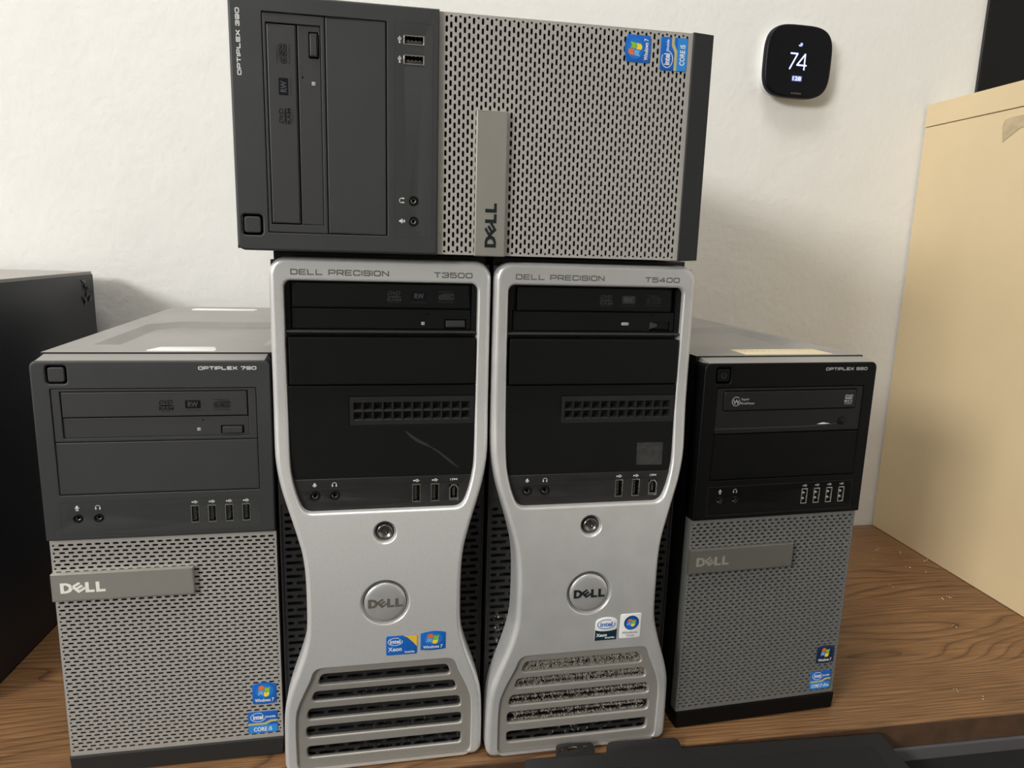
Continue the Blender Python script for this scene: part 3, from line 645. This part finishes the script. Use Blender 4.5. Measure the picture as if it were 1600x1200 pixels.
def refine(tab, step=4):
    out = []
    for i in range(len(tab) - 1):
        p0 = tab[max(i - 1, 0)]; p1 = tab[i]; p2 = tab[i + 1]; p3 = tab[min(i + 2, len(tab) - 1)]
        n = max(1, int(abs(p1[0] - p2[0]) / step))
        for j in range(n):
            f = j / n
            w = .5 * ((2 * p1[1]) + (-p0[1] + p2[1]) * f + (2 * p0[1] - 5 * p1[1] + 4 * p2[1] - p3[1]) * f * f + (-p0[1] + 3 * p1[1] - 3 * p2[1] + p3[1]) * f ** 3)
            out.append((p1[0] + (p2[0] - p1[0]) * f, w))
    out.append(tab[-1]); return out
SIDE = [(429.5, 86), (400, 86), (330, 86), (300, 86), (286, 85.7), (273, 84.3), (259, 81.5), (246, 77.8), (231, 73.2), (217, 69.2), (205, 66.2), (192, 64.5), (178, 63.8), (160, 63.6), (142, 63.9), (131, 65), (118, 68), (104, 72.3), (90, 77.2), (77, 81.2), (66, 83.6), (55, 84.8), (40, 85.4), (25, 85.7), (9, 85.7)]
OUT = sym([(443, 60)] + arc(72.5, 429.5, 13.5, 90, 5) + refine(SIDE, 5) + arc(77.5, 9, 8.2, -8, -90))
OPEN = sym([(424.9, 50)] + arc(69.6, 419.3, 5.6, 90, 4) + refine([(419, 75.2), (400, 75.2), (345, 74.8), (300, 74.4), (285, 74.1), (273, 73.4), (264, 71.8), (255, 69.6), (248, 67.2)], 5) + [(244.5, 65.6), (241.9, 63.6), (240.2, 60.8), (239.6, 57.5)])
GR = sym([(104.6, 45), (104.5, 52), (104, 55), (102.8, 57.6), (100.6, 59.6)] + refine([(98, 60.8), (86, 65.3), (71.5, 71.6), (62, 74.6), (50, 75.8), (35, 76), (10, 75.8)], 5) + [(6.6, 75.2), (4.4, 73.8), (3, 71.8), (2.3, 69)])
def slot_poly(vt, vb, wt, wb):
    r = min((vt - vb) / 2 - .4, 3.6)
    p = [(CU - wb, vb), (CU + wb, vb), (CU + wt, vt), (CU - wt, vt)]
    out = []
    for i in range(4):
        a, b_, c = p[i - 1], p[i], p[(i + 1) % 4]
        la = math.hypot(a[0] - b_[0], a[1] - b_[1]); lc = math.hypot(c[0] - b_[0], c[1] - b_[1])
        A = (b_[0] + (a[0] - b_[0]) / la * r, b_[1] + (a[1] - b_[1]) / la * r); Cc = (b_[0] + (c[0] - b_[0]) / lc * r, b_[1] + (c[1] - b_[1]) / lc * r)
        for j in range(5):
            f = j / 4; out.append(((1 - f) ** 2 * A[0] + 2 * f * (1 - f) * b_[0] + f * f * Cc[0], (1 - f) ** 2 * A[1] + 2 * f * (1 - f) * b_[1] + f * f * Cc[1]))
    return out
SLOTS = [slot_poly(96.2, 86.2, 53, 56.2), slot_poly(79.4, 70.0, 59.3, 61.8), slot_poly(62.4, 51.8, 64.4, 66.3), slot_poly(44.6, 33.8, 66.8, 67), slot_poly(24.8, 13.8, 67, 66.6)]

def tower(name, label, loc, yaw, model, variant):
    t = thing(name, label, 'computer', loc, (0, 0, yaw), 'silver workstation towers')
    b = MB(); b.box(1, 171, 4, 446.5, 24, 466, CASE, 1); b.build('case', t, key='tcase')
    for x in (12, 140):
        for y in (40, 420):
            b = MB(); b.box(x, x + 22, 0, 4.2, y, y + 22, DARK, .3); b.build('rubber_foot', t, key=f'trf{x}{y}')
    # perforated inner frame
    b = MB()
    if 'tperf' not in CACHE:
        rows = []; k = 0; v = 8.0
        while v < 236:
            c0 = 2.4 + (0 if k % 2 == 0 else 8.25); hs = []
            u = c0
            while u < 172:
                a = max(u - 6.85, 3.8); z = min(u + 6.85, 168.0)
                if z - a > 3.2: hs.append(((a + z) / 2, (z - a) / 2))
                u += 16.5
            rows.append((v, hs)); v += 6.17; k += 1
        b.perf(rows, 1, 171, 2, 240, 14, 1.6, 1.55, FRAME, 6)
        b.plate([rr(0, 0, 172, 440, 0), rr(1.4, 2, 170.6, 239.9, 0)], 12.9, 24, .2, FRAME, 2)
    b.build('inner_frame', t, key='tperf', smooth=None)
    b = MB(); b.flat(rr(1, 2, 171, 240, 0), 23, DARK); b.build('frame_backing', t, key='tback', smooth=None)
    # bezel
    b = MB(); b.cuts = [5 + 7 * i for i in range(48)] + [239.6, 104.6]; b.warp = wrp
    holes = [OPEN, offset(GR, .35), circ(CU, 221.6, 8.6, 40), circ(CU, 161.2, 18.6, 56)]
    b.plate([OUT] + holes, 0, 15, [4.2, 2.2, .5, 1.6, 2.3], SILVER if variant == 0 else SILVER2, 5)
    b.build('front_bezel', t, key='tbez' + str(variant), smooth=50)
    b = MB(); b.cuts = [5 + 5 * i for i in range(22)]; b.warp = wrp
    if 'tlou' not in CACHE:
        b.plate([offset(GR, -.3)] + SLOTS, 1.3, 3.8, [.6] + [1.3] * 5, LOUVRE, 4)
    b.build('louvre_panel', t, key='tlou', smooth=50)
    b = MB(); b.warp = wrpv
    if 'tlm' not in CACHE:
        rows = []; k = 0; v = 9.5
        while v < 98:
            hs = []; u = 10.6 + (0 if k % 2 == 0 else 8.25)
            while u < 158:
                a = max(u - 6.85, 17.5); z = min(u + 6.85, 154.5)
                if z - a > 3.2: hs.append(((a + z) / 2, (z - a) / 2))
                u += 16.5
            rows.append((v, hs)); v += 5.8; k += 1
        b.perf(rows, 15.5, 156.5, 7, 100, 5.5, 1.4, 1.5, FRAME, 6); b.flat(rr(15.5, 7, 156.5, 100, 0), 12, DARK)
    b.build('louvre_mesh', t, key='tlm', smooth=None)
    # lock screw
    b = MB(); n = -13.2
    b.lathe(CU, 221.6, [(8.7, n + 1), (7.6, n + 3.2), (7.2, n + 6)], SILVER, 40); b.lathe(CU, 221.6, [(7.3, n + 3), (6.4, n + 3.2)], DARK, 32)
    b.lathe(CU, 221.6, [(6.5, n + 5), (6.5, n + 1.8), (5.9, n + 1.2), (4.9, n + 1.4), (4.2, n + 2.6), (3.0, n + 2.9), (2.5, n + 2.2), (2.0, n + 2.3), (1.7, n + 4), (.01, n + 4)], mat('lock_steel', (.30, .29, .28), .2, metal=1), 32)
    b.build('lock_screw', t, key='tscr', smooth=60)
    # round button
    n = -17
    b = MB(); b.lathe(CU, 161.2, [(18.8, n + .8), (18.2, n + 1.6), (17.9, n + 6)], SILVER, 56); b.lathe(CU, 161.2, [(18.1, n + 3.5), (17, n + 3.5)], DARK, 40)
    b.lathe(CU, 161.2, [(17.3, n + 4), (17.3, n + .9), (16.9, n + .4), (14, n - .15), (8, n - .5), (.01, n - .6)], DISC, 56); rb = b.build('round_badge', t, key='tbtn', smooth=60)
    b = MB(); dell(b, 71.8, 157.4, 99.8, 165.2, n - .75, LOGOG if variant == 0 else LOGOD, .15); b.build('logo_lettering', rb, 'bright mirror letters' if variant == 0 else 'black letters')
    # bezel lettering
    b = MB(); wide(b, 'DELL PRECISION', 15.9, 429.3, 90.3, 433.8, -.06, PRINTG, .22); b.build('series_lettering', t, 'dark grey lettering')
    b = MB(); wide(b, model, 125.4, 429.1, 156.3, 433.5, -.06, PRINTG, .22); b.build('model_lettering', t, 'dark grey lettering')
    # black drive section inside the opening
    b = MB(); b.plate([rr(9.2, 385.6, 162.6, 426.5, 4), rr(14.6, 387, 156.8, 424.6, .4)], 5, 24, .3, BLACKT, 2); b.flat(rr(9, 380, 163, 427, 0), 13, DARK)
    b.box(10.4, 161, 384.6, 386.2, 2.2, 12, BLACK2, .4); b.build('drive_bay_frame', t, key='tbay')
    key = f'tdrv{variant}'
    b = MB(); b.plate([rr(15.8, 387.4, 156.2, 403.2, .3), rr(134.8, 388.2, 152.6, 395.4, .4), circ(121.4 if variant == 0 else 136.5, 399.6 if variant == 0 else 401, .6, 10)], 6, 12, .3, BLACKT, 2); d = b.build('optical_drive', t)
    b = MB(); b.plate(rr(16.8 + variant * 2.2, 404.2, 154.6 - variant * 2.4, 423.3, .3), 5.2, 12, .5, BLACKT, 2); b.build('tray_door', d)
    b = MB()
    if variant == 0: b.plate(rr(135.8, 389, 151.6, 394.6, .4), 4.8, 10, .6, BLACK2, 2)
    else:
        b.plate(rr(133.8, 389, 151.8, 396, .5), 6.6, 10, .5, BLACKT, 2); b.plate([(134.4, 389.6), (141, 391.4), (141, 393.6), (134.4, 395.6)], 5.2, 8, .3, BLACK2, 2)
    b.build('eject_button', d)
    b = MB(); (b.box(116, 118.7, 390.7, 393.3, 5.8, 7, LEDM, .2) if variant == 0 else b.plate(rr(109, 392.4, 115.8, 395, 1.2), 5.8, 7, .2, LEDM, 2)); b.build('indicator_light', d)
    drive_marks(d, 5.12, 94.5, 114.2, 136, 413.8, faint=(variant == 1))
    b = MB(); b.plate(rr(13, 343.2, 159.6, 381, .5), 0, 12, .5, BLACKT, 2); b.build('drive_bay_cover', t, key='tcov')
    # lower black cover and the gridded vent
    b = MB(); b.cuts = [265 + 6 * i for i in range(13)]; b.warp = lambda u, v, n: (u, v, n - .55 * bulge(v) * max(0, min(1, (12 - n) / 9)))
    low = [(10, 342), (10, 300), (11, 280), (12, 268), (13.5, 262), (158.6, 262), (159.8, 270), (161, 290), (161.4, 342)]
    if 'tlow' not in CACHE: b.plate([low, rr(58.2, 309.2, 160.2, 333.2, .3)], 1.2, 12, .4, BLACKT, 2)
    b.build('lower_cover', t, key='tlow')
    b = MB(); cells = [rr(61.6 + 7.95 * i, 313.4 + 7.9 * j, 68.6 + 7.95 * i, 320.4 + 7.9 * j, 0) for i in range(12) for j in range(2)]
    if 'tvent' not in CACHE:
        VB = mat('vent_grid_plastic', (.014, .014, .0145), .46, spec=.4); b.plate([rr(58.5, 309.5, 159.9, 332.9, .3)] + cells, .6, 7, 0, VB)
        for c in cells:
            u0, v0, u1, v1 = c[0][0], c[0][1], c[2][0], c[2][1]
            vs = [(u0, v0, .7), (u1, v0, .7), (u1, v1, .7), (u0, v1, .7), (u0 + 2, v0 + 3, 5.5), (u1 - .6, v0 + 3, 5.5), (u1 - .6, v1 - .4, 5.5), (u0 + 2, v1 - .4, 5.5)]
            b.add(vs, [(0, 1, 5, 4), (1, 2, 6, 5), (2, 3, 7, 6), (3, 0, 4, 7)], VB); b.add(vs[4:], [(0, 1, 2, 3)], DARK)
    b.build('vent_grid', t, key='tvent', smooth=None)
    # charcoal strip with the ports
    b = MB(); iz = lambda v: -.45 * bulge(v); b.warp = lambda u, v, n: (u, v, n - .45 * bulge(v) * (1 if n < 8 else 0)); b.cuts = [240, 246, 252, 258]
    strip = [(13, 265.9), (14.5, 256), (18, 245), (21, 239.2), (26, 236.5), (146, 236.5), (151, 239.4), (154.5, 247), (158.6, 265.9)]
    hl = [circ(30.3, 252.2, 4.2, 20), circ(45.8, 252.2, 4.2, 20), rr(108.6, 243.9, 115.4, 259.3, .3), rr(124.0, 243.9, 130.8, 259.3, .3), rr(139.3, 244.1, 147.1, 257.9, .5)]
    b.plate([strip] + hl, 0, 12, [.3, .2, .2, .1, .1, .1], GREYT, 2); b.build('port_strip', t, key='tio', smooth=50)
    n = iz(252)
    for q in (30.3, 45.8): jack(t, q, 252.2, n, BLACKT, 4.2)
    for q in (112, 127.4): usb(t, q, 251.6, n, w=7, h=15.6)
    b = MB(); D0 = [(139.2, 244), (147.2, 244), (147.2, 254.6), (145.2, 258), (141.2, 258), (139.2, 254.6)]; D1 = [(140.4, 246.4), (146, 246.4), (146, 254), (144.6, 256.6), (141.8, 256.6), (140.4, 254)]
    b.plate([D0, D1], n - .3, n + 9, .25, CHROME, 2); b.flat(D0, n + 8, DARK); b.box(142.2, 144.4, 247.6, 255, n + 1.2, n + 8, BLACK2, .2); b.build('firewire_port', t)
    n2 = iz(261) - .1
    b = MB(); ic_mic(b, 30.3, 260.8, n2, PRINT); b.build('microphone_symbol', t)
    b = MB(); ic_hp(b, 45.8, 261, n2, PRINT); b.build('headphone_symbol', t)
    for q in (112, 127.4): b = MB(); ic_usb(b, q, 262.2, n2, PRINT, .85); b.build('usb_symbol', t)
    b = MB(); b.text('1394', 140.2, 261.4, 146.2, 263.2, n2, PRINT, .02); b.build('port_number', t)
    return t

T1 = tower('workstation_tower', 'silver workstation tower left of centre, blue and yellow stickers above clean louvres', (-.0897, .5717, 0), .0237, 'T3500', 0)
T2 = tower('workstation_tower', 'silver workstation tower right of centre, white stickers above dust-clogged louvres', (.0848, .5687, 0), .0258, 'T5400', 1)
on_cover = lambda u, v, n: (u, v, n - .55 * bulge(v))
def on_bezel(b): b.warp = wrpv; return b
# left tower stickers
b = on_bezel(MB()); u0, v0, u1, v1 = 86.4, 111.6, 112.3, 130.0; w, h = u1 - u0, v1 - v0
st_base(b, u0, v0, u1, v1, -.4, S_BLUE, 1.5)
b.plate([(u0 + .54 * w, v1 - .1), (u0 + .7 * w, v1 - .13 * h), (u0 + .88 * w, v1 - .4 * h), (u1 - .1, v1 - .62 * h), (u1 - .1, v1 - .1)], -.45, -.44, 0, S_YEL)
swoosh(b, u0 + .29 * w, v0 + .70 * h, .23 * w, .19 * h, -.5, S_WHITE, .6); b.text('intel', u0 + .12 * w, v0 + .60 * h, u0 + .46 * w, v0 + .82 * h, -.5, S_WHITE, .03)
b.text('Xeon', u0 + .06 * w, v0 + .2 * h, u0 + .5 * w, v0 + .42 * h, -.5, S_WHITE, .02); b.text('inside', u0 + .6 * w, v0 + .08 * h, u0 + .92 * w, v0 + .19 * h, -.5, S_WHITE, .02)
b.build('sticker', T1, 'blue sticker with a yellow corner')
st_flag(T1, 115.3, 113.4, 136.6, 132.2, -.4, wrpv)
# right tower stickers
b = on_bezel(MB()); u0, v0, u1, v1 = 93.6, 114.2, 113.6, 136.8; w, h = u1 - u0, v1 - v0
top = [(u0, v0), (u1, v0), (u1, v0 + .8 * h)] + [(u0 + w * (.5 + .5 * math.cos(PI * i / 12)), v0 + .8 * h + .2 * h * math.sin(PI * i / 12)) for i in range(1, 12)] + [(u0, v0 + .8 * h)]
b.plate(top, -.4, 0, .12, S_WHITE, 2); b.plate([(u0, v0), (u1, v0), (u1, v0 + .5 * h)] + [(u0 + w * (.5 + .5 * math.cos(PI * i / 12)), v0 + .5 * h - .1 * h * math.sin(PI * i / 12)) for i in range(1, 12)] + [(u0, v0 + .5 * h)], -.45, -.44, 0, S_TEAL)
swoosh(b, u0 + .5 * w, v0 + .7 * h, .4 * w, .2 * h, -.5, mat('swoosh_blue', (.03, .16, .5), .4), .7); b.text('intel', u0 + .22 * w, v0 + .60 * h, u0 + .78 * w, v0 + .80 * h, -.5, mat('swoosh_blue', (.03, .16, .5), .4), .03)
b.text('Xeon', u0 + .06 * w, v0 + .16 * h, u0 + .56 * w, v0 + .31 * h, -.5, S_WHITE, .03); b.text('inside', u0 + .48 * w, v0 + .07 * h, u0 + .92 * w, v0 + .15 * h, -.5, S_WHITE, .03)
b.build('sticker', T2, 'white and dark teal sticker')
b = on_bezel(MB()); u0, v0, u1, v1 = 116.4, 114.4, 136.0, 138.6; w, h = u1 - u0, v1 - v0
st_base(b, u0, v0, u1, v1, -.4, S_WHITE, 1.4); b.plate(circ(u0 + .54 * w, v0 + .63 * h, 7.0, 32), -.44, -.44, 0, S_NAVY); b.plate(circ(u0 + .54 * w, v0 + .60 * h, 5.6, 32), -.47, -.47, 0, S_BLUE)
flag(b, u0 + .53 * w, v0 + .63 * h, 7.4, 6.6, -.52); b.text('Windows', u0 + .12 * w, v0 + .19 * h, u0 + .86 * w, v0 + .28 * h, -.5, S_INK, .01); b.text('Vista', u0 + .32 * w, v0 + .07 * h, u0 + .72 * w, v0 + .16 * h, -.5, S_INK, 0)
b.build('sticker', T2, 'white sticker with a round blue orb')
b = MB(); b.warp = on_cover; b.cuts = [276, 282, 288]; b.plate([(127.6, 291.4), (151.4, 291), (151, 271.2), (127.2, 271.8)], 1.05, 1.3, 0, mat('sticker_residue', (.028, .0275, .026), .6, var=(160, .4))); b.build('sticker_residue', T2, 'grey square of old adhesive')
SC1 = mat('pale_scuff', (.016, .0155, .015), .6)
for pts, w0 in (([(103, 304), (107, 300), (113, 295.5), (119, 292.5), (124, 290)], 1.5), ([(124, 290), (130, 286), (136, 281), (142, 276), (147, 272)], 1.1)):
    b = MB(); b.warp = on_cover; n_ = len(pts)
    up = [(x + w0 * .4 * math.sin(PI * (i + .5) / n_), y + w0 * math.sin(PI * (i + .5) / n_)) for i, (x, y) in enumerate(pts)]; dn = [(x - w0 * .4 * math.sin(PI * (i + .5) / n_), y - w0 * .7 * math.sin(PI * (i + .5) / n_)) for i, (x, y) in enumerate(pts)]
    for i in range(n_ - 1): b.add([(*dn[i], 1.1), (*dn[i + 1], 1.1), (*up[i + 1], 1.1), (*up[i], 1.1)], [(0, 1, 2, 3)], SC1)
    b.build('scuff_mark', T1, 'faint diagonal scuff', smooth=None)
# dust caught in the right tower's perforated frame
b = MB(); rnd = random.Random(7)
def tuft(u, v, s_, n):
    pts = [(u + rnd.gauss(0, s_), v + rnd.gauss(0, s_ * .8), n - abs(rnd.gauss(0, .9))) for _ in range(4)]
    pts = [(a, c, d - bulge(c)) if n < 10 else (a, c, d) for a, c, d in pts]; b.add(pts, [(0, 1, 2), (0, 2, 3), (1, 3, 2)], DUST)
def fluff(rowv, p, spread, lo, hi, k):
    """clumps strung along the bars between the slot rows"""
    x = lo
    while x < hi:
        if rnd.random() < p:
            for _ in range(2 * k): tuft(x + rnd.gauss(0, .8), rowv + 2.9 + rnd.gauss(0, spread), .27, 5.2)
        x += .9
k = 0; v = 9.5
while v < 102:
    if v < 30: fluff(v, .10, .8, 62, 118, 3)
    elif v < 48: fluff(v, .7, .75, 24, 148, 5)
    elif v < 66: fluff(v, .75, .85, 22, 152, 5)
    elif v < 82: fluff(v, .85, 1.35, 24, 150, 7)
    else: fluff(v, .9, 1.6, 30, 146, 8)
    if v > 30:
        for q in range(12):
            x = 10.6 + (0 if k % 2 == 0 else 8.25) + 8.25 + 16.5 * q
            if x < 155:
                for _ in range(14): tuft(x + rnd.gauss(0, .7), v + rnd.uniform(-2, 2), .27, 5.2)
    v += 5.8; k += 1
for i in range(170):
    v = rnd.choice([60, 72, 80, 90, 96, 102, 108, 114, 120, 128]) + rnd.gauss(0, 1.5); tuft(rnd.uniform(8, 22), v, .3, 13.6)
b.build('dust', T2, 'pale dust clumps', smooth=None, kind='stuff')
# a little fluff in the left tower too
b = MB(); rnd = random.Random(3)
for i in range(420): tuft(rnd.uniform(60, 150), rnd.choice([19, 19, 38, 56, 74]) + rnd.gauss(0, 2.6), .4, 5.2)
b.mats = [mat('dim_dust', (.10, .095, .085), 1, spec=.1)]; b.build('dust', T1, 'faint grey dust', smooth=None, kind='stuff')

# ------------------------------------------------------------------ loose black side cover leaning on the desk edge
t = thing('side_cover', 'flat black steel cover with notched tabs leaning against the desk front', 'cover', (0, .552, 0))
ca, sa = math.cos(math.radians(50)), math.sin(math.radians(50))
lean = lambda u, v, n: (u, v * sa - n * ca * 1.0, v * ca + n * sa)     # v runs up the slope, n into it
COV = mat('black_painted_steel', (.008, .008, .008), .5, spec=.3, bump=(1200, .12, .0003), var=(12, .1))
b = MB(xf=lean)
main = [(124, -380), (480, -386), (506, -56), (474, -4.6), (471, -3.6), (268.3, .3), (267, 5.6), (265.4, 8.2), (261.4, 9.8), (201.6, 11), (198.6, 10.2), (197, 8.2), (195.4, 1.8), (184.8, 2.1), (184.6, 8.6), (183.6, 11), (181.2, 12.2), (152.6, 13), (150, 12.2), (148.9, 10.2), (148.6, 2.4), (120.5, 2.8), (118.8, 1.2)]
hls = [circ(154.6, 8.2, .9, 12), [(158.9, 7.9), (161, 6.8), (166, 6.6), (169.4, 7.4), (168.6, 9.6), (165, 10.5), (161.4, 10.1)], [(174.4, 9.9), (179.2, 9.3), (178.7, 4.6), (177.3, 4.8), (177.6, 8.4), (174.3, 8.7)]]
b.plate([main] + hls, -.6, .6, .25, COV, 2)
b.plate([(133, -370), (472, -374), (488, -60), (462, -14), (133, -8)], -1.4, -.6, .5, COV, 2)
b.build('sheet', t)
b = MB(xf=lean); b.plate([rr(124, -388, 480, -380, 0)], -.6, 8, .3, COV, 2); b.build('bottom_flange', t)
